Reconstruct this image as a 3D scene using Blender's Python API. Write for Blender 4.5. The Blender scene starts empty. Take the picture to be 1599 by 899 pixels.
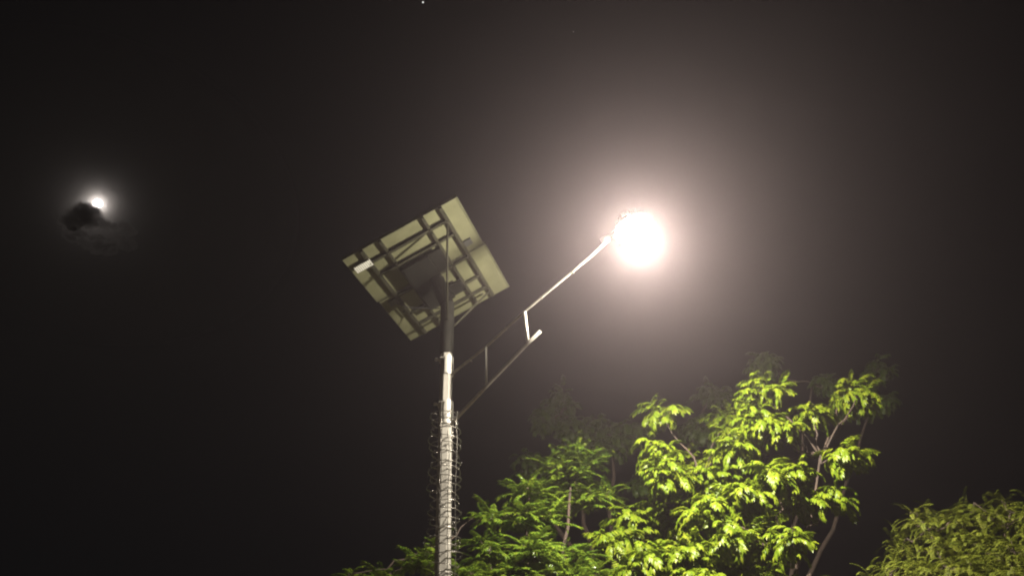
import bpy, bmesh, math, random
import numpy as np
from mathutils import Vector, Matrix, Quaternion, noise

random.seed(7)
np.random.seed(7)
S = bpy.context.scene
COL = S.collection
R = math.radians

# ------------------------------------------------------------------ camera
cam = bpy.data.cameras.new("camera")
cam.sensor_width = 36.0
cam.lens = 36.0 * 1232.0 / 1599.0
cam.clip_start = 0.05
cam.clip_end = 20000
camera = bpy.data.objects.new("camera", cam)
COL.objects.link(camera)
fw = Vector((0, math.cos(R(35)), math.sin(R(35))))
up0 = Vector((0, -math.sin(R(35)), math.cos(R(35))))
rt0 = Vector((1, 0, 0))
cr, sr = math.cos(R(-2.2)), math.sin(R(-2.2))
rt = rt0 * cr + up0 * sr
up = -rt0 * sr + up0 * cr
camera.matrix_world = Matrix(((rt.x, up.x, -fw.x, 0), (rt.y, up.y, -fw.y, 0), (rt.z, up.z, -fw.z, 1.6), (0, 0, 0, 1)))
S.camera = camera

# ------------------------------------------------------------------ night sky and moonlight
MOON_DIR = Vector((-0.45893, 0.65790, 0.59712)).normalized()
world = bpy.data.worlds.new("World")
S.world = world
world.use_nodes = True
wn = world.node_tree.nodes
bg = wn["Background"]
sky = wn.new("ShaderNodeTexSky")
sky.sky_type = 'NISHITA'
sky.sun_disc = False
sky.sun_elevation = math.asin(MOON_DIR.z)
sky.sun_rotation = math.atan2(MOON_DIR.x, MOON_DIR.y)
world.node_tree.links.new(sky.outputs[0], bg.inputs[0])
bg.inputs[1].default_value = 0.0003
world.cycles.sampling_method = 'NONE'

moonlight = bpy.data.lights.new("moonlight", 'SUN')
moonlight.energy = 0.0034
moonlight.angle = R(0.5)
moonlight.color = (1.0, 0.93, 0.88)
moon_lamp = bpy.data.objects.new("moonlight", moonlight)
COL.objects.link(moon_lamp)
moon_lamp.rotation_euler = (-MOON_DIR).to_track_quat('-Z', 'Y').to_euler()

LAMP_RADIANCE = 12.0
BULB_WATTS = 1350.0
BEAM_WATTS = 4800.0
LAMP_COLOR = (1.0, 0.91, 0.78)
HAZE_DENSITY = 0.0056
HAZE_ANISO = 0.81

# ------------------------------------------------------------------ render settings
S.view_settings.view_transform = 'Standard'
S.view_settings.look = 'None'
S.view_settings.gamma = 1.0
S.view_settings.exposure = 0.0
S.render.engine = 'CYCLES'
S.cycles.max_bounces = 6
S.cycles.diffuse_bounces = 3
S.cycles.glossy_bounces = 2
S.cycles.transmission_bounces = 4
S.cycles.volume_bounces = 0
S.cycles.use_light_tree = False
S.cycles.use_denoising = True
S.cycles.denoiser = 'OPENIMAGEDENOISE'
S.cycles.sample_clamp_indirect = 4.0
S.cycles.filter_width = 2.1

# ------------------------------------------------------------------ materials
def new_mat(name):
    m = bpy.data.materials.new(name)
    m.use_nodes = True
    nt = m.node_tree
    nt.nodes.clear()
    out = nt.nodes.new("ShaderNodeOutputMaterial")
    return m, nt, out

def metal_mat(name, c0, c1, rough=0.45, metallic=0.3, scale=18.0, bump=0.05, stretch=(1, 1, 1), spec=0.5):
    m, nt, out = new_mat(name)
    N, L = nt.nodes, nt.links
    tc = N.new("ShaderNodeTexCoord")
    mp = N.new("ShaderNodeMapping"); mp.inputs['Scale'].default_value = stretch
    nz = N.new("ShaderNodeTexNoise"); nz.inputs['Scale'].default_value = scale
    nz.inputs['Detail'].default_value = 6; nz.inputs['Roughness'].default_value = 0.65
    cr_ = N.new("ShaderNodeValToRGB")
    cr_.color_ramp.elements[0].position = 0.35; cr_.color_ramp.elements[0].color = (*c0, 1)
    cr_.color_ramp.elements[1].position = 0.65; cr_.color_ramp.elements[1].color = (*c1, 1)
    p = N.new("ShaderNodeBsdfPrincipled")
    p.inputs['Metallic'].default_value = metallic
    p.inputs['Specular IOR Level'].default_value = spec
    mr = N.new("ShaderNodeMapRange")
    mr.inputs['To Min'].default_value = rough - 0.1; mr.inputs['To Max'].default_value = rough + 0.12
    bp = N.new("ShaderNodeBump"); bp.inputs['Strength'].default_value = bump; bp.inputs['Distance'].default_value = 0.01
    L.new(tc.outputs['Object'], mp.inputs[0]); L.new(mp.outputs[0], nz.inputs['Vector'])
    L.new(nz.outputs[0], cr_.inputs[0]); L.new(cr_.outputs[0], p.inputs['Base Color'])
    L.new(nz.outputs[0], mr.inputs['Value']); L.new(mr.outputs[0], p.inputs['Roughness'])
    L.new(nz.outputs[0], bp.inputs['Height']); L.new(bp.outputs[0], p.inputs['Normal'])
    L.new(p.outputs[0], out.inputs[0])
    return m

M_POLE = metal_mat("galvanised_pole", (0.31, 0.295, 0.255), (0.48, 0.46, 0.40), 0.55, 0.1, 9, 0.06, (1, 1, 0.35))
M_SLEEVE = metal_mat("sleeve_shade_grey", (0.012, 0.012, 0.009), (0.022, 0.021, 0.017), 0.8, 0.0, 12, spec=0.1)  # near-black colour stands in for shade on the unlit pole top
M_ARM = metal_mat("galvanised_tube", (0.20, 0.19, 0.165), (0.30, 0.285, 0.245), 0.75, 0.0, 20, spec=0.25)
M_CLAMP = metal_mat("clamp_steel", (0.42, 0.40, 0.35), (0.54, 0.52, 0.46), 0.4, 0.2, 24)
M_DARK = metal_mat("dark_painted_steel", (0.004, 0.004, 0.003), (0.008, 0.008, 0.006), 0.85, 0.0, 12, spec=0.05)
M_RAIL = metal_mat("weathered_rail", (0.014, 0.014, 0.008), (0.028, 0.027, 0.017), 0.7, 0.0, 16, spec=0.08)
M_WIRE = metal_mat("barbed_wire_steel", (0.20, 0.19, 0.165), (0.34, 0.32, 0.28), 0.32, 0.85, 60)
M_SHEET = metal_mat("panel_backsheet", (0.074, 0.075, 0.040), (0.098, 0.098, 0.054), 0.6, 0.0, 4.5, 0.02, spec=0.15)
M_FRAME = metal_mat("aluminium_frame", (0.06, 0.06, 0.035), (0.10, 0.10, 0.06), 0.45, 0.3, 15)
M_JBOX = metal_mat("junction_box_plastic", (0.02, 0.02, 0.02), (0.03, 0.03, 0.03), 0.5, 0.0, 30)
M_HOUSE = metal_mat("lamp_housing", (0.30, 0.30, 0.29), (0.38, 0.38, 0.36), 0.45, 0.4, 20)
M_BARK = metal_mat("neem_bark", (0.022, 0.015, 0.010), (0.055, 0.036, 0.024), 0.9, 0.0, 14, 0.6, (1, 1, 0.4))
M_STAR = None

def label_mat():
    m, nt, out = new_mat("printed_white_label")
    N, L = nt.nodes, nt.links
    tc = N.new("ShaderNodeTexCoord")
    wv = N.new("ShaderNodeTexWave"); wv.inputs['Scale'].default_value = 15.0; wv.bands_direction = 'X'
    cr_ = N.new("ShaderNodeValToRGB")
    cr_.color_ramp.elements[0].position = 0.12; cr_.color_ramp.elements[0].color = (0.16, 0.16, 0.13, 1)
    cr_.color_ramp.elements[1].position = 0.3; cr_.color_ramp.elements[1].color = (0.52, 0.52, 0.47, 1)
    p = N.new("ShaderNodeBsdfPrincipled"); p.inputs['Roughness'].default_value = 0.35
    L.new(tc.outputs['Object'], wv.inputs['Vector']); L.new(wv.outputs[0], cr_.inputs[0])
    L.new(cr_.outputs[0], p.inputs['Base Color']); L.new(p.outputs[0], out.inputs[0])
    return m
M_LABEL = label_mat()

def cell_mat():
    m, nt, out = new_mat("solar_cells")
    N, L = nt.nodes, nt.links
    tc = N.new("ShaderNodeTexCoord")
    br = N.new("ShaderNodeTexBrick"); br.offset = 0.0
    br.inputs['Scale'].default_value = 1.0
    br.inputs['Color1'].default_value = (0.010, 0.014, 0.05, 1); br.inputs['Color2'].default_value = (0.014, 0.018, 0.06, 1)
    br.inputs['Mortar'].default_value = (0.5, 0.5, 0.5, 1); br.inputs['Mortar Size'].default_value = 0.004
    br.inputs['Brick Width'].default_value = 0.13; br.inputs['Row Height'].default_value = 0.13
    p = N.new("ShaderNodeBsdfPrincipled"); p.inputs['Roughness'].default_value = 0.08
    L.new(tc.outputs['Object'], br.inputs['Vector']); L.new(br.outputs[0], p.inputs['Base Color'])
    L.new(p.outputs[0], out.inputs[0])
    return m
M_CELL = cell_mat()

def emit_mat(name, col, strength, clear=0.0):
    m, nt, out = new_mat(name)
    e = nt.nodes.new("ShaderNodeEmission")
    e.inputs[0].default_value = (*col, 1); e.inputs[1].default_value = strength
    if clear:
        t = nt.nodes.new("ShaderNodeBsdfTransparent"); mx = nt.nodes.new("ShaderNodeMixShader")
        mx.inputs[0].default_value = 1 - clear
        nt.links.new(t.outputs[0], mx.inputs[1]); nt.links.new(e.outputs[0], mx.inputs[2]); nt.links.new(mx.outputs[0], out.inputs[0])
    else:
        nt.links.new(e.outputs[0], out.inputs[0])
    m.cycles.emission_sampling = 'NONE'
    return m
M_LENS = emit_mat("lit_lens", (1.0, 0.92, 0.78), LAMP_RADIANCE, 0.8)

def leaf_mat(name, ca, cb, cc, trans, rough=0.38, gloss=0.2):
    m, nt, out = new_mat(name)
    N, L = nt.nodes, nt.links
    geo = N.new("ShaderNodeNewGeometry")
    tc = N.new("ShaderNodeTexCoord")
    nz = N.new("ShaderNodeTexNoise"); nz.inputs['Scale'].default_value = 1.7; nz.inputs['Detail'].default_value = 3
    add = N.new("ShaderNodeMath"); add.operation = 'MULTIPLY_ADD'
    add.inputs[1].default_value = 0.5
    mul = N.new("ShaderNodeMath"); mul.operation = 'MULTIPLY'; mul.inputs[1].default_value = 0.5
    cr_ = N.new("ShaderNodeValToRGB")
    e = cr_.color_ramp.elements
    e[0].position = 0.15; e[0].color = (*ca, 1)
    e[1].position = 0.85; e[1].color = (*cc, 1)
    k = e.new(0.5); k.color = (*cb, 1)
    k = e.new(0.93); k.color = (min(.22, cc[0] * 1.5), cc[1] * .85, cc[2], 1)
    p = N.new("ShaderNodeBsdfPrincipled")
    p.inputs['Roughness'].default_value = rough
    p.inputs['Specular IOR Level'].default_value = gloss
    t = N.new("ShaderNodeBsdfTranslucent")
    mx = N.new("ShaderNodeMixShader"); mx.inputs[0].default_value = trans
    L.new(tc.outputs['Object'], nz.inputs['Vector'])
    L.new(nz.outputs[0], mul.inputs[0])
    L.new(geo.outputs['Random Per Island'], add.inputs[0]); L.new(mul.outputs[0], add.inputs[2])
    L.new(add.outputs[0], cr_.inputs[0])
    L.new(cr_.outputs[0], p.inputs['Base Color']); L.new(cr_.outputs[0], t.inputs[0])
    L.new(p.outputs[0], mx.inputs[1]); L.new(t.outputs[0], mx.inputs[2]); L.new(mx.outputs[0], out.inputs[0])
    return m
M_LEAF = leaf_mat("neem_leaf", (0.062, 0.108, 0.006), (0.106, 0.150, 0.008), (0.150, 0.172, 0.012), 0.35)
M_LEAF_DEEP = leaf_mat("deep_green_leaf", (0.045, 0.090, 0.010), (0.080, 0.128, 0.010), (0.130, 0.155, 0.014), 0.3, 0.3, 0.4)
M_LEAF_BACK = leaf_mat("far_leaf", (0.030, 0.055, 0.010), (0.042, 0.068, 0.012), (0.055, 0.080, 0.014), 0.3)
M_LEAF_FINE = leaf_mat("fine_leaf", (0.060, 0.085, 0.009), (0.098, 0.118, 0.010), (0.150, 0.155, 0.018), 0.35, 0.6)

def ground_mat():
    m, nt, out = new_mat("sandy_ground")
    N, L = nt.nodes, nt.links
    tc = N.new("ShaderNodeTexCoord")
    nz = N.new("ShaderNodeTexNoise"); nz.inputs['Scale'].default_value = 0.8; nz.inputs['Detail'].default_value = 9
    cr_ = N.new("ShaderNodeValToRGB")
    cr_.color_ramp.elements[0].color = (0.20, 0.155, 0.10, 1); cr_.color_ramp.elements[1].color = (0.34, 0.28, 0.19, 1)
    p = N.new("ShaderNodeBsdfPrincipled"); p.inputs['Roughness'].default_value = 0.95
    bp = N.new("ShaderNodeBump"); bp.inputs['Strength'].default_value = 0.4
    L.new(tc.outputs['Object'], nz.inputs['Vector']); L.new(nz.outputs[0], cr_.inputs[0])
    L.new(cr_.outputs[0], p.inputs['Base Color']); L.new(nz.outputs[0], bp.inputs['Height'])
    L.new(bp.outputs[0], p.inputs['Normal']); L.new(p.outputs[0], out.inputs[0])
    return m

def volume_mat(name, col, density, aniso):
    m, nt, out = new_mat(name)
    v = nt.nodes.new("ShaderNodeVolumePrincipled")
    v.inputs['Color'].default_value = (*col, 1)
    v.inputs['Density'].default_value = density
    v.inputs['Anisotropy'].default_value = aniso
    nt.links.new(v.outputs[0], out.inputs['Volume'])
    m.cycles.volume_sampling = 'EQUIANGULAR'
    m.cycles.homogeneous_volume = True
    return m

# ------------------------------------------------------------------ object helpers
def link_mesh(name, me, mat=None, parent=None, matrix=None):
    o = bpy.data.objects.new(name, me)
    COL.objects.link(o)
    if mat is not None and not me.materials:
        me.materials.append(mat)
    if parent is not None:
        o.parent = parent
    if matrix is not None:
        o.matrix_local = matrix
    return o

def from_bm(name, bm, mat, parent=None, matrix=None, smooth=False):
    me = bpy.data.meshes.new(name)
    bm.normal_update()
    bm.to_mesh(me); bm.free()
    if smooth:
        for p in me.polygons: p.use_smooth = True
    return link_mesh(name, me, mat, parent, matrix)

def empty(name, loc, parent=None, matrix=None):
    o = bpy.data.objects.new(name, None)
    COL.objects.link(o)
    o.empty_display_size = 0.1
    o.location = loc
    if parent is not None: o.parent = parent
    if matrix is not None: o.matrix_local = matrix
    return o

def tag(o, label=None, cat=None, group=None, kind=None):
    if label: o['label'] = label
    if cat: o['category'] = cat
    if group: o['group'] = group
    if kind: o['kind'] = kind
    return o

def bm_box(bm, lo, hi, bevel=0.0):
    lo, hi = Vector(lo), Vector(hi)
    c = (lo + hi) / 2; d = hi - lo
    b = bmesh.new()
    bmesh.ops.create_cube(b, size=1.0)
    bmesh.ops.scale(b, vec=d, verts=b.verts)
    bmesh.ops.translate(b, vec=c, verts=b.verts)
    if bevel: bmesh.ops.bevel(b, geom=list(b.edges), offset=bevel, segments=2, affect='EDGES', profile=0.5)
    t = bpy.data.meshes.new("tmp"); b.to_mesh(t); b.free()
    bm.from_mesh(t); bpy.data.meshes.remove(t)

def bm_tube(bm, pts, radii, seg=8, caps=True, closed=False):
    pts = [Vector(p) for p in pts]
    if isinstance(radii, (int, float)): radii = [radii] * len(pts)
    n = len(pts)
    rings = []
    ref = None
    for i in range(n):
        if closed: t = pts[(i + 1) % n] - pts[i - 1]
        else: t = pts[min(i + 1, n - 1)] - pts[max(i - 1, 0)]
        t.normalize()
        if ref is None: ref = t.orthogonal().normalized()
        ref = (ref - t * ref.dot(t))
        if ref.length < 1e-6: ref = t.orthogonal()
        ref.normalize()
        b = t.cross(ref)
        rings.append([bm.verts.new(pts[i] + (ref * math.cos(2 * math.pi * k / seg) + b * math.sin(2 * math.pi * k / seg)) * radii[i]) for k in range(seg)])
    m = n if closed else n - 1
    for i in range(m):
        a, c = rings[i], rings[(i + 1) % n]
        for k in range(seg):
            bm.faces.new((a[k], a[(k + 1) % seg], c[(k + 1) % seg], c[k]))
    if caps and not closed:
        bm.faces.new(list(reversed(rings[0]))); bm.faces.new(rings[-1])

def tube(name, pts, radii, mat, parent=None, seg=8, smooth=True):
    bm = bmesh.new(); bm_tube(bm, pts, radii, seg)
    return from_bm(name, bm, mat, parent, smooth=smooth)

def bm_lathe(bm, prof, seg=32):
    rings = []
    for r, z in prof:
        if r < 1e-6: rings.append([bm.verts.new((0, 0, z))])
        else: rings.append([bm.verts.new((r * math.cos(2 * math.pi * k / seg), r * math.sin(2 * math.pi * k / seg), z)) for k in range(seg)])
    for a, b in zip(rings, rings[1:]):
        for k in range(seg):
            k2 = (k + 1) % seg
            if len(a) == 1: bm.faces.new((a[0], b[k2], b[k]))
            elif len(b) == 1: bm.faces.new((a[k], a[k2], b[0]))
            else: bm.faces.new((a[k], a[k2], b[k2], b[k]))

# ------------------------------------------------------------------ ground
bm = bmesh.new()
xs = [-300, -120, -50] + [(-30 + 2.5 * i) for i in range(25)] + [50, 120, 300]
grid = [[bm.verts.new((x, y + 8, 0.10 * noise.noise((x * .11, y * .11, 0)) * (1 if abs(x) < 31 and abs(y) < 31 else 0))) for x in xs] for y in xs]
for j in range(len(xs) - 1):
    for i in range(len(xs) - 1):
        bm.faces.new((grid[j][i], grid[j][i + 1], grid[j + 1][i + 1], grid[j + 1][i]))
g = from_bm("ground", bm, ground_mat(), smooth=True)
tag(g, "dark sandy ground below the street lamp and trees", kind='structure')

# ------------------------------------------------------------------ moon, stars, clouds
def sphere(name, loc, r, mat, sub=3):
    bm = bmesh.new(); bmesh.ops.create_icosphere(bm, subdivisions=sub, radius=r)
    o = from_bm(name, bm, mat, smooth=True); o.location = loc
    return o
CAM = Vector((0, 0, 1.6))
moon = sphere("moon", CAM + MOON_DIR * 6000, 30.0, emit_mat("moon_surface", (1.0, 0.90, 0.86), 18.0, 0.88), 4)
tag(moon, "bright full moon half covered by dark cloud on the left", "moon")
st = sphere("star", CAM + Vector((-0.09245, 0.56989, 0.81650)) * 6000, 6.0, emit_mat("star_glow", (1, 1, .97), 1.0), 2)
tag(st, "small white star high in the sky above the solar panels", "star")
st = sphere("star", CAM + Vector((0.08567, 0.60239, 0.79359)) * 6000, 4.2, emit_mat("faint_star_glow", (1, .98, .95), 0.22), 2)
tag(st, "very faint star high in the sky above the lit lamp", "star")

def puffs(name, lst, mat, seed, voxel, disp, label):
    """one cloud: ellipsoid lobes merged into a single lumpy volume"""
    rng = random.Random(seed)
    bm = bmesh.new()
    org = Vector(lst[0][:3])
    more = []
    for x, y, z, rx, ry in lst:
        for _ in range(9):
            a = rng.uniform(0, 6.28); f = rng.uniform(.30, .5); e_ = rng.uniform(.85, 1.05)
            more.append((x + rx * e_ * math.cos(a) * .82, y + rx * e_ * math.cos(a) * .57, z + ry * e_ * math.sin(a), min(ry, rx) * f, min(ry, rx) * f * .9))
    for x, y, z, rx, ry in lst + more:
        b = bmesh.new(); bmesh.ops.create_icosphere(b, subdivisions=3, radius=1.0)
        for v in b.verts:
            p = v.co.copy()
            v.co = Vector((p.x * rx, p.y * rx, p.z * ry)) + Vector((x, y, z)) - org
        t = bpy.data.meshes.new("tmp"); b.to_mesh(t); b.free(); bm.from_mesh(t); bpy.data.meshes.remove(t)
    o = from_bm(name, bm, mat)
    o.location = org
    rm = o.modifiers.new("merge", 'REMESH'); rm.mode = 'VOXEL'; rm.voxel_size = voxel
    tx = bpy.data.textures.new("cloud_lumps", 'CLOUDS'); tx.noise_scale = disp * 1.5; tx.noise_depth = 5
    dm = o.modifiers.new("lumps", 'DISPLACE'); dm.texture = tx; dm.strength = disp * 3.4; dm.mid_level = 0.5
    tag(o, label, kind='structure')
    return o
CLOUD = [(-706.4, 991.4, 877.5, 23.0, 18.5), (-722.6, 991.0, 864.5, 18.2, 12.8), (-701.9, 1003.8, 866.5, 9.7, 8.7)]
CLOUD2 = [(-682.5, 1011.3, 872.2, 14.2, 6.6), (-669.8, 1018.7, 872.5, 9.8, 6.0), (-653.8, 1022.3, 878.3, 11.3, 5.7),
          (-646.4, 1030.9, 872.7, 11.1, 5.0)]
CLOUD3 = [(-717.7, 1005.1, 844.9, 22.9, 4.6), (-690.0, 1029.8, 843.4, 28.5, 5.0), (-655.2, 1040.4, 853.3, 20.5, 4.8)]
M_CLOUD = volume_mat("dense_cloud", (0.6, 0.57, 0.55), 0.10, 0.93)
puffs("cloud", CLOUD, M_CLOUD, 1, 1.1, 4.5, "dark rounded cloud covering the left edge of the moon")
puffs("cloud", CLOUD2, M_CLOUD, 2, 0.9, 3.5, "small ragged dark cloud just below the moon")
puffs("cloud", CLOUD3, M_CLOUD, 3, 1.3, 5.0, "long low dark cloud bank below the moon")
vp = CAM + MOON_DIR * 3200
bm = bmesh.new(); bmesh.ops.create_icosphere(bm, subdivisions=4, radius=1.0)
for v in bm.verts: v.co = Vector((v.co.x * 700, v.co.y * 700, v.co.z * 420))
veil = from_bm("cloud_veil", bm, volume_mat("thin_cloud", (1.0, 0.95, 0.92), 0.0003, 0.9935))
veil.location = vp
tag(veil, "thin pale cloud veil glowing softly around the moon", kind='structure')

# ------------------------------------------------------------------ the solar street lamp
PX, PY = -0.674, 6.767
lamp = empty("solar_street_lamp", (PX, PY, 0))
tag(lamp, "octagonal solar street lamp with tilted panels on top and glowing head on side arm", "street lamp")
VIEW = math.atan2(-PY, -PX)          # facet facing the viewer
ARM_AZ = R(-25)
ARM = Vector((math.cos(ARM_AZ), math.sin(ARM_AZ), 0))
SIDE = Vector((-math.sin(ARM_AZ), math.cos(ARM_AZ), 0))

def pole_r(z): return 0.0845 - 0.0049 * z
def octa(bm, z0, z1, r0, r1, n=6):
    rings = []
    for i in range(n + 1):
        z = z0 + (z1 - z0) * i / n; r = (r0 + (r1 - r0) * i / n) / math.cos(R(22.5))
        rings.append([bm.verts.new((r * math.cos(VIEW + R(22.5 + 45 * k)), r * math.sin(VIEW + R(22.5 + 45 * k)), z)) for k in range(8)])
    for a, b in zip(rings, rings[1:]):
        for k in range(8): bm.faces.new((a[k], a[(k + 1) % 8], b[(k + 1) % 8], b[k]))
    bm.faces.new(list(reversed(rings[0]))); bm.faces.new(rings[-1])
bm = bmesh.new(); octa(bm, 0.05, 5.60, pole_r(0.05), pole_r(5.6))
bmesh.ops.bevel(bm, geom=[e for e in bm.edges if abs((e.verts[0].co - e.verts[1].co).normalized().z) > .9], offset=0.004, segments=2, affect='EDGES')
from_bm("pole", bm, M_POLE, lamp)
bm = bmesh.new(); bm_box(bm, (-.2, -.2, 0.02), (.2, .2, 0.05), .004)
bp_ = from_bm("base_plate", bm, M_POLE, lamp)
for sx in (-1, 1):
    for sy in (-1, 1):
        tube("anchor_bolt", [(sx * .15, sy * .15, 0.05), (sx * .15, sy * .15, .11)], .012, M_CLAMP, bp_, 6)
# sleeve carrying the panel frame, shade above the lamp cutoff painted in
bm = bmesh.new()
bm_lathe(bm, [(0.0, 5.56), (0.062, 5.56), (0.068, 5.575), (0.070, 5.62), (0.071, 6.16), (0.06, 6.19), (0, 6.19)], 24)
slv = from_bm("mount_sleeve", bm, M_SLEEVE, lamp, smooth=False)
for z in (5.66, 5.80):
    a = VIEW + R(150)
    tube("set_bolt", [(.06 * math.cos(a), .06 * math.sin(a), z), (.10 * math.cos(a), .10 * math.sin(a), z)], .008, M_RAIL, slv, 6)

# ---- clamps with u-bolts
def arc_plate(bm, r0, r1, z0, z1, a0, a1, n=14):
    vs = []
    for i in range(n + 1):
        a = a0 + (a1 - a0) * i / n
        c, s = math.cos(a), math.sin(a)
        vs.append([bm.verts.new((r * c, r * s, z)) for r, z in ((r0, z0), (r1, z0), (r1, z1), (r0, z1))])
    for p, q in zip(vs, vs[1:]):
        for k in range(4): bm.faces.new((p[k], q[k], q[(k + 1) % 4], p[(k + 1) % 4]))
    bm.faces.new(list(reversed(vs[0]))); bm.faces.new(vs[-1])
def clamp(z0, z1):
    r = pole_r((z0 + z1) / 2) / math.cos(R(22.5))
    bm = bmesh.new(); arc_plate(bm, r + .001, r + .007, z0, z1, ARM_AZ - R(72), ARM_AZ + R(72))
    c = from_bm("clamp", bm, M_CLAMP, lamp, smooth=False)
    # back strap with two bolted ears on the far side
    bm = bmesh.new(); arc_plate(bm, r + .001, r + .005, z1 - .05, z1 - .012, ARM_AZ + R(80), ARM_AZ + R(280))
    from_bm("strap", bm, M_CLAMP, c)
    for zz in (z1 - .03,):
        for off in (-72, 72):
            a = ARM_AZ + R(off)
            d = Vector((math.cos(a), math.sin(a), 0)); t = Vector((-d.y, d.x, 0)) * (1 if off > 0 else -1)
            bm = bmesh.new()
            bm_tube(bm, [d * (r + .012) - t * .01 + Vector((0, 0, zz)), d * (r + .012) + t * .045 + Vector((0, 0, zz))], .0075, 6)
            from_bm("clamp_bolt", bm, M_CLAMP, c)
    a = VIEW - R(92)
    d = Vector((math.cos(a), math.sin(a), 0))
    bm = bmesh.new()
    bm_tube(bm, [d * (r - .01) + Vector((0, 0, z1 - .035)), d * (r + .045) + Vector((0, 0, z1 - .005))], .011, 6)
    bm_tube(bm, [d * (r + .028) + Vector((0, 0, z1 - .02)), d * (r + .040) + Vector((0, 0, z1 - .010))], .018, 6)
    from_bm("clamp_bolt", bm, M_CLAMP, c)
    return c
clamp(5.325, 5.525)
clamp(4.80, 5.04)

# ---- arm
def on_arm(s, z): return ARM * s + Vector((0, 0, z))
pu = [on_arm(.05, 5.322), on_arm(.446, 5.526), on_arm(.871, 5.798), on_arm(1.60, 6.205), on_arm(1.70, 6.27), on_arm(1.80, 6.34)]
tube("upper_arm", pu, .0125, M_ARM, lamp, 12)
pl = [on_arm(.06, 4.80), on_arm(.44, 5.095), on_arm(.889, 5.435), on_arm(1.026, 5.528)]
tube("lower_arm", pl, .0165, M_ARM, lamp, 12)
tube("strut", [on_arm(.446, 5.520), on_arm(.441, 5.10)], .0105, M_CLAMP, lamp, 10)
tube("strut", [on_arm(.871, 5.790), on_arm(.889, 5.445)], .0150, M_CLAMP, lamp, 10)

cb = [on_arm(.075, 5.25), on_arm(.10, 5.365), on_arm(.27, 5.455), on_arm(.446, 5.545), on_arm(.66, 5.682), on_arm(.871, 5.818), on_arm(1.23, 6.035), on_arm(1.60, 6.226), on_arm(1.72, 6.305)]
tube("cable", [p + SIDE * (.010 + .004 * math.sin(7 * i)) for i, p in enumerate(cb)], .0055, M_JBOX, lamp, 6)
for s_, z_ in ((.27, 5.428), (.66, 5.668), (1.05, 5.903), (1.40, 6.092)):
    bm = bmesh.new(); bm_tube(bm, [on_arm(s_ - .004, z_ - .004) + SIDE * .003, on_arm(s_ + .004, z_) + SIDE * .003], .0185, 10)
    from_bm("cable_clip", bm, M_ARM, lamp)

# ---- lamp head: round housing, bowl lens
TILT = R(15)
zax = (Vector((0, 0, 1)) * math.cos(TILT) - ARM * math.sin(TILT)).normalized()     # up axis of the head, leaning to the pole
xax = (ARM - zax * ARM.dot(zax)).normalized()
yax = zax.cross(xax)
hp = on_arm(2.055, 6.36)
MH = Matrix(((xax.x, yax.x, zax.x, hp.x), (xax.y, yax.y, zax.y, hp.y), (xax.z, yax.z, zax.z, hp.z), (0, 0, 0, 1)))
bm = bmesh.new()
bm_lathe(bm, [(0.0, .115), (.07, .115), (.10, .105), (.13, .085), (.165, .055), (.188, .03), (.196, .012), (.194, 0.0), (.184, -.004), (.178, .004), (.17, .010), (0.0, .012)], 40)
head = from_bm("lamp_head", bm, M_HOUSE, lamp, MH, smooth=False)
bm = bmesh.new()
for i in range(7):
    x = -.12 + .04 * i; w = math.sqrt(.14 ** 2 - min(.13, abs(x)) ** 2)
    bm_box(bm, (x - .004, -w, .07), (x + .004, w, .138))
from_bm("cooling_fin", bm, M_HOUSE, head)["kind"] = "stuff"
bm = bmesh.new()
bm_tube(bm, [(-.16, 0, .075), (-.33, 0, .072)], .026, 14)
from_bm("spigot", bm, M_HOUSE, head, smooth=True)
bm = bmesh.new()
bm_lathe(bm, [(.168, .000), (.176, -.02), (.176, -.055), (.164, -.100), (.138, -.142), (.098, -.174), (.05, -.191), (0, -.196)], 32)
bmesh.ops.reverse_faces(bm, faces=bm.faces)
from_bm("glass_bowl", bm, M_LENS, head, smooth=True)
def bulb(name, kind, watts, loc, aim=None):
    l = bpy.data.lights.new(name, kind); l.energy = watts; l.color = LAMP_COLOR; l.shadow_soft_size = .04
    o = bpy.data.objects.new(name, l); COL.objects.link(o); o.location = loc
    if kind == 'SPOT':
        l.spot_size = R(140); l.spot_blend = 1.0
        o.rotation_euler = Vector(aim).to_track_quat('-Z', 'Y').to_euler()
    return o
head_w = Matrix.Translation((PX, PY, 0)) @ MH
bulb_at = head_w @ Vector((0, 0, -.14))
bulb("lamp_glow", 'POINT', BULB_WATTS, bulb_at)
bulb("lamp_beam", 'SPOT', BEAM_WATTS, bulb_at, (0.38, 0.85, -0.6))

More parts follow.
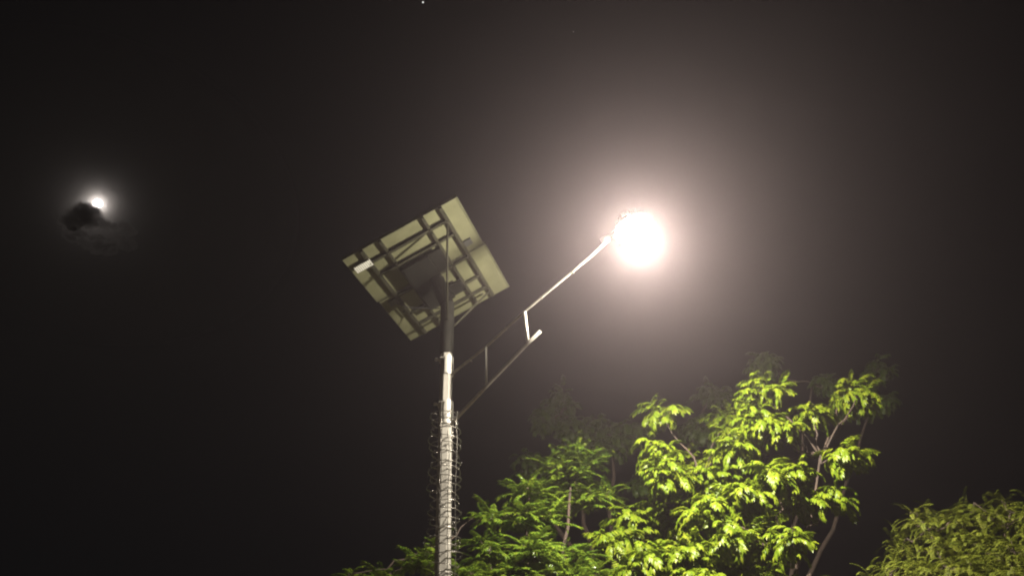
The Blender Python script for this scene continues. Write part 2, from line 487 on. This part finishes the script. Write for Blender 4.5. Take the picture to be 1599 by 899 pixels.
# ---- two solar panels and their frame, in the plane of the panels
d1 = Vector((0.89406, -0.26344, 0.36229)); d2 = Vector((0.28264, 0.95923, 0)); nn = d1.cross(d2)
cp = Vector((-0.85097 - PX, 6.81915 - PY, 6.59337))
MP = Matrix(((d1.x, d2.x, nn.x, cp.x), (d1.y, d2.y, nn.y, cp.y), (d1.z, d2.z, nn.z, cp.z), (0, 0, 0, 1)))
MPW = MP
HW, HV = 0.65, 0.826
def panel_local(o): o.matrix_local = MPW; return o
for k, (v0, v1) in enumerate(((-HV, -.033), (-.021, HV))):
    du = 0.010 if k == 1 else -0.006
    bm = bmesh.new(); bm_box(bm, (-HW + .006 + du, v0 + .006, 0), (HW - .006 + du, v1 - .006, .006))
    pn = panel_local(from_bm("solar_panel", bm, M_SHEET, lamp))
    bm = bmesh.new()
    for lo, hi in (((-HW + du, v0, -.004), (HW + du, v0 + .012, .036)), ((-HW + du, v1 - .012, -.004), (HW + du, v1, .036)),
                   ((-HW + du, v0 + .012, -.004), (-HW + .012 + du, v1 - .012, .036)), ((HW - .012 + du, v0 + .012, -.004), (HW + du, v1 - .012, .036))):
        bm_box(bm, lo, hi, .0015)
    from_bm("panel_frame", bm, M_FRAME, pn)
    bm = bmesh.new(); bm_box(bm, (-HW + .02 + du, v0 + .02, .010), (HW - .02 + du, v1 - .02, .030))
    from_bm("cell_glass", bm, M_CELL, pn)
    bm = bmesh.new()
    if k == 0: bm_box(bm, (.465, -.225, -.022), (.55, -.135, -.0005), .004)
    else: bm_box(bm, (-.56, .03, -.022), (-.468, .12, -.0005), .004)
    from_bm("junction_box", bm, M_JBOX, pn)
    if k == 0:
        bm = bmesh.new(); bm_box(bm, (-.605, -.695, -.048), (-.428, -.605, -.0375))
        from_bm("label_plate", bm, M_LABEL, pn)
    if k == 1:
        bm = bmesh.new(); bm_box(bm, (-.50, .30, -.006), (-.48, .32, -.0005))
        from_bm("drain_plug", bm, M_RAIL, pn)
fr = panel_local(from_bm("mounting_frame", (lambda b: (bm_box(b, (-.03, -.86, -.05), (-.005, -.845, -.045)), b)[1])(bmesh.new()), M_RAIL, lamp))
fr.data.clear_geometry()
b = bmesh.new(); bm_box(b, (-.235, -.02, -.053), (.235, .02, -.041), .003); b.to_mesh(fr.data); b.free()
def rail(lo, hi): 
    bm = bmesh.new(); bm_box(bm, lo, hi, .002); return from_bm("rail", bm, M_RAIL, fr)
for u, w in ((-.445, .019), (.445, .019), (-.236, .015), (.243, .015)):
    rail((u - w, -HV + .004, -.030), (u + w, HV - .02, -.006))
for v, w in ((-.63, .017), (-.41, .016), (.0, .017), (.365, .017), (.595, .016)):
    if v == 0: 
        rail((-.43, v - w, -.040), (-.25, v + w, -.010)); rail((.26, v - w, -.040), (.43, v + w, -.010))
    else: rail((-.43, v - w, -.040), (.43, v + w, -.010))
for u in (-.445, .445, -.236, .243):
    for v in (-.63, -.41, .365, .595):
        bm = bmesh.new(); bm_tube(bm, [(u, v, -.040), (u, v, -.050)], .009, 6)
        from_bm("frame_bolt", bm, M_RAIL, fr)
# battery box and its side brackets
bm = bmesh.new(); bm_box(bm, (-.228, -.375, -.095), (.085, .42, -.048), .010)
box = panel_local(from_bm("battery_box", bm, M_DARK, lamp))
bm = bmesh.new(); bm_box(bm, (.087, -.385, -.085), (.23, -.06, -.048), .006)
from_bm("bracket", bm, M_DARK, box)
bm = bmesh.new(); bm_box(bm, (.087, .22, -.085), (.23, .40, -.048), .006)
from_bm("bracket", bm, M_DARK, box)
# yoke from sleeve up to the box
def pl2(u, v, w): return MPW @ Vector((u, v, w))
bm = bmesh.new()
bm_tube(bm, [(0, 0, 6.15), pl2(0.02, 0.02, -.096)], [.073, .080], 16)
from_bm("yoke", bm, M_DARK, lamp)
for a_, b_ in (((.43, -.62, -.055), 5.93), ((.43, .66, -.055), 5.90), ((-.43, -.62, -.055), 6.05)):
    e = pl2(*a_); dirn = Vector((e.x, e.y, 0)).normalized()
    if a_[0] < 0: continue
    tube("brace", [e, dirn * .065 + Vector((0, 0, b_))], .011, M_RAIL, lamp, 8)
# short cable from the panels to the sleeve
pts = [pl2(-.49, .10, -.03), pl2(-.40, .22, -.07), pl2(-.20, .30, -.16), pl2(-.05, .30, -.26), Vector((-.06, .05, 6.08)), Vector((-.07, .02, 5.95))]
tube("cable", pts, .006, M_JBOX, lamp, 6)

# ------------------------------------------------------------------ barbed wire cage round the pole
cage = empty("barbed_wire_cage", (PX, PY, 3.0))
tag(cage, "barbed wire cage of stacked wire rings wrapped around the pole of the solar street lamp", "barbed wire")
rng = random.Random(3)
z = 2.75; i = 0
while z < 4.90:
    bm = bmesh.new()
    rr = .140 + rng.uniform(-.018, .014); ox, oy = rng.uniform(-.012, .012), rng.uniform(-.012, .012)
    tx, ty = rng.uniform(-.07, .07), rng.uniform(-.07, .07); ph = rng.uniform(0, 6)
    pts = []
    for k in range(30):
        a = 2 * math.pi * k / 30
        r = rr * (1 + .035 * math.sin(2 * a + ph) + .02 * math.sin(5 * a + ph))
        x, y = ox + r * math.cos(a), oy + r * math.sin(a)
        pts.append(Vector((x, y, z - 3.0 + tx * x + ty * y + .004 * math.sin(3 * a + ph))))
    bm_tube(bm, pts, .0040, 5, closed=True)
    nb = 7
    for k in range(nb):
        a = 2 * math.pi * (k + rng.random() * .6) / nb
        q = pts[int(a / (2 * math.pi) * 30) % 30]
        o_ = Vector((q.x, q.y, 0)).normalized(); tg = Vector((-o_.y, o_.x, 0))
        for s in (-1, 1):
            d = (o_ * rng.uniform(-.5, 1) + tg * rng.uniform(-.6, .6) + Vector((0, 0, s * rng.uniform(.4, 1)))).normalized()
            bm_tube(bm, [q - d * .003, q + d * rng.uniform(.016, .026)], [.0032, .0014], 4)
    from_bm("wire_ring", bm, M_WIRE, cage, smooth=True)
    z += .077 + rng.uniform(-.014, .014)
for a in (R(15), R(48), R(150), R(205)):
    r = .142
    pts = [Vector((r * math.cos(VIEW + a) + rng.uniform(-.008, .008), r * math.sin(VIEW + a) + rng.uniform(-.008, .008), zz - 3.0)) for zz in np.linspace(2.72, 4.90, 16)]
    tube("upright_wire", pts, .0032, M_WIRE, cage, 5)
pts = [Vector((.092 * math.cos(VIEW - R(24)) , .092 * math.sin(VIEW - R(24)), zz - 3.0)) for zz in np.linspace(2.72, 5.02, 10)]
tube("upright_wire", pts, .0042, M_WIRE, cage, 5)
for zz in (4.905, 3.9):
    for k in range(4):
        a = VIEW + R(20 + 90 * k); d = Vector((math.cos(a), math.sin(a), 0))
        tube("spacer", [d * .05 + Vector((0, 0, zz - 3)), d * .14 + Vector((0, 0, zz - 3.0))], .004, M_WIRE, cage, 5)

# ------------------------------------------------------------------ trees
def leaflet(verts, faces, base, direction, side_n, length, width):
    """folded lance-shaped leaflet, four triangles"""
    d = direction.normalized(); n = side_n.normalized()
    s = d.cross(n).normalized()
    i = len(verts)
    mid = base + d * length * .42 + n * width * .28
    verts += [base, base + d * length * .40 + s * width * .5, base + d * length * .40 - s * width * .5, base + d * length - n * width * .35, mid]
    faces += [(i, i + 1, i + 4), (i, i + 4, i + 2), (i + 1, i + 3, i + 4), (i + 4, i + 3, i + 2)]

def compound_leaf(rng, length, pairs, ll, lw, rise, bend, droop):
    verts, faces = [], []
    p = Vector((0, 0, 0)); n = pairs + 2
    pts = [p]; ang = rise
    for k in range(n):
        ang -= bend / n
        p = p + Vector((math.cos(ang), rng.uniform(-.06, .06), math.sin(ang))) * length / n
        pts.append(p)
    w = .0035
    for k in range(n):                                   # rachis, a thin two-sided ribbon
        a, b = pts[k], pts[k + 1]; i = len(verts)
        verts += [a + Vector((0, w / 2, 0)), a - Vector((0, w / 2, 0)), b - Vector((0, w / 3, 0)), b + Vector((0, w / 3, 0))]
        faces += [(i, i + 1, i + 2), (i, i + 2, i + 3)]
    for k in range(2, n + 1):
        t = (pts[k] - pts[k - 1]).normalized()
        f = 1.0 - .35 * abs((k - 1) / n - .45)
        for sgn in (-1, 1):
            sd = Vector((0, sgn, 0))
            dr = droop * rng.uniform(.6, 1.3)
            d = (sd * 1.0 + t * rng.uniform(.45, .9) + Vector((0, 0, -dr)))
            nrm = t.cross(sd) * sgn
            nrm = (nrm + Vector((rng.uniform(-.35, .35), rng.uniform(-.35, .35), .2)))
            leaflet(verts, faces, pts[k] + sd * .002, d, nrm, ll * f * rng.uniform(.85, 1.12), lw * rng.uniform(.85, 1.15))
    t = (pts[-1] - pts[-2]).normalized()
    leaflet(verts, faces, pts[-1], t, Vector((-t.z, 0, t.x)), ll * .9, lw)
    return np.array([v[:] for v in verts], dtype=np.float64), np.array(faces, dtype=np.int64)

def mesh_np(name, V, F, mat):
    me = bpy.data.meshes.new(name)
    me.vertices.add(len(V)); me.vertices.foreach_set("co", V.ravel())
    me.loops.add(len(F) * 3); me.loops.foreach_set("vertex_index", F.ravel().astype(np.int32))
    me.polygons.add(len(F))
    me.polygons.foreach_set("loop_start", np.arange(0, len(F) * 3, 3, dtype=np.int32))
    me.polygons.foreach_set("loop_total", np.full(len(F), 3, dtype=np.int32))
    me.update(calc_edges=True)
    me.materials.append(mat)
    return me

def grown(rng, pts, radii, amp, n=7):
    """a limb that bends and wanders between its control points, tapering as it goes"""
    a, m, b = pts
    P, Q = [], []
    w = Vector((0, 0, 0))
    for i in range(n + 1):
        t = i / n
        p = a * (1 - t) ** 2 + (m * 2 - (a + b) * .5) * 2 * t * (1 - t) + b * t * t
        w = w * .6 + Vector((rng.uniform(-1, 1), rng.uniform(-1, 1), rng.uniform(-1, 1))) * amp
        P.append(p + w * (4 * t * (1 - t)))
        u = t * 2
        Q.append((radii[0] * (1 - u) + radii[1] * u if u < 1 else radii[1] * (2 - u) + radii[2] * (u - 1)) * rng.uniform(.9, 1.1))
    return P, Q

def make_tree(name, base, fork_z, clumps, leaf_kind, mat, label, seed, trunk_r=.10, twigs=7, per=11, singles=300, size=1.0, groups=5, min_sep_z=3.5, scale_size=None):
    rng = random.Random(seed)
    base = Vector(base)
    t = empty(name, base)
    tag(t, label, "tree")
    fork = Vector((rng.uniform(-.1, .1), rng.uniform(-.1, .1), fork_z))
    pts = [Vector((0, 0, -.05)), Vector((.02, .01, .15)), Vector((-.04, .03, fork_z * .5)), fork]
    tube("trunk", pts, [trunk_r * 1.5, trunk_r * 1.1, trunk_r * .85, trunk_r * .7], M_BARK, t, 12)
    variants = [leaf_kind(random.Random(seed * 31 + k)) for k in range(7)]
    cl = [(Vector(c[:3]) - base, c[3], c[4]) for c in clumps]
    # main limbs: a simple k-means of the clump centres
    cen = [cl[int(i * len(cl) / groups)][0].copy() for i in range(groups)]
    for _ in range(8):
        mem = [[] for _ in cen]
        for c in cl: mem[min(range(groups), key=lambda q: (cen[q] - c[0]).length)].append(c)
        cen = [sum((c[0] for c in m_), Vector()) / len(m_) if m_ else cen[q] for q, m_ in enumerate(mem)]
    mats = []                                            # (variant, 4x4 numpy) of every leaf
    for q, m_ in enumerate(mem):
        if not m_: continue
        low = min(c[0].z for c in m_)
        end = cen[q].copy(); end.z = min(end.z, low + .25) - .05
        k1 = fork.lerp(end, .45) + Vector((rng.uniform(-.1, .1), rng.uniform(-.1, .1), -.12))
        lp = [fork - Vector((0, 0, .05)), k1, end]
        gp, gr = grown(rng, lp, [trunk_r * .40, trunk_r * .26, trunk_r * .13], .07, 10)
        tube("limb", gp, gr, M_BARK, t, 9)
        for c, rx, ry in m_:
            st_ = min((fork.lerp(k1, .6), k1, k1.lerp(end, .5), end), key=lambda p: (p - c).length + .6 * max(0, p.z - c.z + .1))
            tip = c - Vector((0, 0, ry * .35))
            md = st_.lerp(tip, .5) + Vector((rng.uniform(-.06, .06), rng.uniform(-.06, .06), -.05 * (tip - st_).length))
            bm = bmesh.new()
            gp, gr = grown(rng, [st_, md, tip], [trunk_r * .15, trunk_r * .10, trunk_r * .06], .05, 7)
            bm_tube(bm, gp, gr, 7)
            nt = max(2, int(round(twigs * (rx * max(rx, ry)) / .06 * rng.uniform(.85, 1.15))))
            nt = min(nt, twigs + 4)
            for _ in range(nt):
                while True:
                    o_ = Vector((rng.uniform(-1, 1), rng.uniform(-1, 1), rng.uniform(-1, 1)))
                    if .25 < o_.length < 1: break
                e = c + Vector((o_.x * rx, o_.y * rx, o_.z * ry - .12)) * .84
                m2 = tip.lerp(e, .55) + Vector((0, 0, -.04))
                bm_tube(bm, [tip, m2, e], [trunk_r * .06, .005, .003], 5)
                nl = int(per * rng.uniform(.75, 1.25)); a0 = rng.uniform(0, 6.28)
                for j in range(nl):
                    f = j / max(1, nl - 1)
                    pos = m2.lerp(e, .25 + .75 * f)
                    yaw = a0 + j * 2.4 + rng.uniform(-.3, .3)
                    pit = -(.15 + .75 * f * f) * rng.uniform(.5, 1.2) + rng.uniform(-.1, .55) * (1 - f)
                    s = rng.choice((.45, .65, .75, .85, .95, 1.05)) * rng.uniform(.9, 1.08) * size
                    mt = Matrix.Translation(pos) @ Matrix.Rotation(yaw, 4, 'Z') @ Matrix.Rotation(pit, 4, 'Y') @ Matrix.Rotation(rng.uniform(-.4, .4), 4, 'X') @ Matrix.Scale(s, 4)
                    mats.append((rng.randrange(len(variants)), mt))
            from_bm("branch", bm, M_BARK, t, smooth=True)
    # the leaves that show largest are single parts, the rest one mass
    def seen(k):
        p = mats[k][1].translation + base
        d = (p - CAM); z_ = d.dot(fw)
        return d.length + (0 if (p.z > min_sep_z and abs(d.dot(rt)) < z_ * .66 and d.dot(up) > -z_ * .37) else 50)
    order = sorted(range(len(mats)), key=seen)
    vm = [mesh_np("leaf", V, F, mat) for V, F in variants] if singles else []
    for k in order[:singles]:
        o = bpy.data.objects.new("leaf", vm[mats[k][0]]); COL.objects.link(o)
        o.parent = t; o.matrix_local = mats[k][1]
    VV, FF, off = [], [], 0
    for k in order[singles:]:
        V, F = variants[mats[k][0]]
        M = np.array(mats[k][1])
        VV.append(V @ M[:3, :3].T + M[:3, 3]); FF.append(F + off); off += len(V)
    if VV:
        cr_o = link_mesh("crown", mesh_np("crown", np.concatenate(VV), np.concatenate(FF), mat), None, t)
        cr_o["kind"] = "stuff"
    return t, len(mats)

MAIN = [
    (2.94, 8.51, 6.02, 0.26, 0.22), (2.78, 8.46, 5.63, 0.30, 0.21), (3.04, 8.47, 5.54, 0.21, 0.16), (2.52, 8.74, 5.38, 0.30, 0.21),
    (2.23, 8.93, 5.13, 0.30, 0.18), (3.52, 8.72, 5.78, 0.26, 0.15), (4.11, 8.89, 6.16, 0.27, 0.24), (4.24, 8.95, 5.98, 0.18, 0.14),
    (1.83, 9.12, 6.05, 0.24, 0.21), (1.63, 8.85, 5.46, 0.28, 0.20), (1.65, 8.75, 5.11, 0.30, 0.21), (2.80, 8.03, 4.76, 0.33, 0.18),
    (2.42, 8.15, 4.66, 0.26, 0.15), (2.98, 8.28, 4.60, 0.26, 0.14), (3.47, 8.08, 4.93, 0.24, 0.14), (3.36, 8.24, 4.60, 0.22, 0.17),
    (2.05, 8.25, 4.52, 0.33, 0.22), (2.18, 8.11, 4.18, 0.30, 0.20), (2.62, 7.88, 4.04, 0.22, 0.15), (1.65, 8.24, 4.05, 0.30, 0.20),
    (1.25, 8.31, 3.97, 0.33, 0.21), (1.30, 9.21, 4.74, 0.29, 0.20), (1.66, 9.46, 4.93, 0.27, 0.20), (2.46, 8.35, 3.83, 0.24, 0.14),
    (2.92, 8.30, 3.76, 0.16, 0.09), (1.81, 8.10, 3.75, 0.32, 0.15), (4.21, 8.74, 6.07, 0.14, 0.13), (2.90, 10.19, 6.40, 0.27, 0.23),
    (1.03, 9.04, 4.43, 0.23, 0.19), (2.73, 8.79, 4.61, 0.19, 0.12), (1.6, 9.6, 3.6, 0.35, 0.25), (2.7, 9.8, 4.0, 0.35, 0.25), (2.3, 8.3, 3.3, 0.3, 0.2),
    (1.81, 9.43, 4.67, 0.31, 0.23), (2.23, 8.93, 4.09, 0.31, 0.21), (2.16, 9.35, 4.99, 0.27, 0.20), (2.60, 8.93, 4.36, 0.25, 0.19),
    (1.45, 9.29, 4.37, 0.30, 0.21), (3.06, 9.10, 5.26, 0.20, 0.17), (1.02, 8.74, 3.95, 0.28, 0.17), (2.56, 9.04, 4.97, 0.27, 0.18),
    (2.25, 9.74, 5.60, 0.22, 0.20), (1.80, 8.72, 3.88, 0.32, 0.18)]
LEFT = [
    (0.79, 9.57, 5.68, 0.33, 0.20), (0.64, 9.58, 5.43, 0.33, 0.21), (0.94, 9.55, 5.13, 0.37, 0.19), (0.47, 9.69, 5.19, 0.28, 0.16),
    (0.10, 8.30, 4.81, 0.21, 0.15), (-0.12, 8.20, 4.50, 0.26, 0.18), (0.22, 8.50, 4.50, 0.24, 0.18), (0.13, 8.10, 4.07, 0.29, 0.18),
    (-0.33, 8.19, 4.17, 0.24, 0.20), (-0.52, 7.98, 3.85, 0.25, 0.15), (-0.11, 8.00, 3.83, 0.28, 0.17), (-1.08, 8.33, 4.07, 0.20, 0.15),
    (-1.44, 8.78, 4.07, 0.20, 0.10), (0.45, 8.79, 4.20, 0.31, 0.20), (0.63, 8.58, 3.92, 0.30, 0.15), (-0.52, 9.19, 4.80, 0.15, 0.12),
    (-1.88, 8.70, 4.04, 0.10, 0.06), (-0.88, 8.66, 4.28, 0.20, 0.17), (0.44, 9.39, 5.49, 0.18, 0.14), (0.0, 9.2, 3.5, 0.35, 0.25), (0.5, 8.5, 3.3, 0.3, 0.2), (-0.7, 8.4, 3.4, .28, .2)]
BACK = [
    (0.99, 14.97, 9.19, 0.35, 0.35), (0.56, 14.99, 8.81, 0.29, 0.27), (1.15, 14.96, 8.69, 0.48, 0.32), (1.82, 14.39, 7.91, 0.50, 0.33),
    (1.60, 14.91, 8.51, 0.39, 0.26), (2.29, 14.32, 8.27, 0.33, 0.28), (3.48, 14.08, 8.04, 0.37, 0.35), (0.25, 15.00, 7.84, 0.46, 0.31),
    (3.96, 14.47, 8.98, 0.31, 0.26), (2.21, 13.82, 7.02, 0.40, 0.26)]
RIGHTBACK = [(7.20, 13.9, 9.15, 0.42, 0.28), (5.79, 13.2, 8.49, 0.31, 0.26), (4.54, 12.7, 8.70, 0.28, 0.22), (6.70, 13.75, 8.75, .36, .26), (6.2, 13.5, 8.2, .3, .24), (6.9, 13.6, 8.3, .3, .2)]
FEATHER = [
    (5.11, 8.13, 4.22, 0.23, 0.16), (4.79, 8.09, 4.22, 0.20, 0.11), (4.43, 8.06, 4.17, 0.20, 0.09), (4.17, 8.20, 4.20, 0.15, 0.07),
    (4.00, 8.40, 4.06, 0.17, 0.09), (4.12, 8.00, 3.92, 0.23, 0.12), (4.37, 7.75, 3.86, 0.25, 0.14), (4.57, 7.52, 3.72, 0.26, 0.16),
    (3.72, 8.09, 3.75, 0.23, 0.09), (3.88, 7.79, 3.63, 0.25, 0.11), (4.07, 7.46, 3.55, 0.26, 0.12), (4.35, 7.30, 3.44, 0.25, 0.13),
    (3.55, 8.05, 3.64, 0.21, 0.06), (4.53, 8.46, 4.35, 0.12, 0.07), (4.13, 8.33, 4.33, 0.07, 0.04), (5.18, 7.84, 4.12, 0.26, 0.22),
    (4.92, 7.54, 3.65, 0.24, 0.20), (4.98, 8.56, 4.51, 0.15, 0.07), (5.25, 8.51, 4.52, 0.14, 0.07), (4.6, 8.0, 3.5, .35, .25), (4.9, 8.6, 3.9, .35, .25)]

def neem(rng): return compound_leaf(rng, rng.uniform(.22, .29), rng.choice((5, 6, 6, 7)), .088, .034, rng.uniform(.2, .7), rng.uniform(1.3, 2.3), rng.uniform(.7, 1.7))
def pinnate(rng): return compound_leaf(rng, rng.uniform(.24, .33), rng.choice((7, 8, 9)), .068, .022, rng.uniform(.2, .6), rng.uniform(.7, 1.4), rng.uniform(.2, .6))
def fine(rng): return compound_leaf(rng, rng.uniform(.20, .42), rng.choice((11, 13, 15)), .034, .011, rng.uniform(.2, 1.1), rng.uniform(1.0, 2.3), rng.uniform(.0, .5))

make_tree("neem_tree", (2.35, 9.1, 0), 2.9, MAIN, neem, M_LEAF, "brightest yellow-green leafy tree standing right of centre below the glowing lamp head", 11)
make_tree("leafy_tree", (0.15, 9.0, 0), 2.8, LEFT, pinnate, M_LEAF_DEEP, "deep green tree with long feather-like leaves directly behind the lamp pole", 12)
make_tree("feathery_tree", (4.75, 8.3, 0), 2.6, FEATHER, fine, M_LEAF_FINE, "fine-leaved olive tree with arching sprays in the bottom right corner", 13, trunk_r=.09, twigs=7, per=13, singles=0)
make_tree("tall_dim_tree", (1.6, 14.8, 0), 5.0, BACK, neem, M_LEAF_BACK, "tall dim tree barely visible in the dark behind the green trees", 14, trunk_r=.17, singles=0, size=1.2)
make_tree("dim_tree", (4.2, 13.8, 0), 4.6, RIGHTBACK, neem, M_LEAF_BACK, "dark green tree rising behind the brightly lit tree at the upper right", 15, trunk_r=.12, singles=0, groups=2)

# ------------------------------------------------------------------ night haze that the lamp lights up
bm = bmesh.new(); bm_box(bm, (-310, -300, -1.2), (310, 318, 11.0))
hz = from_bm("haze", bm, volume_mat("night_haze", (1.0, 0.845, 0.875), HAZE_DENSITY, HAZE_ANISO))
tag(hz, "pale night haze glowing around the lit lamp", kind='stuff')
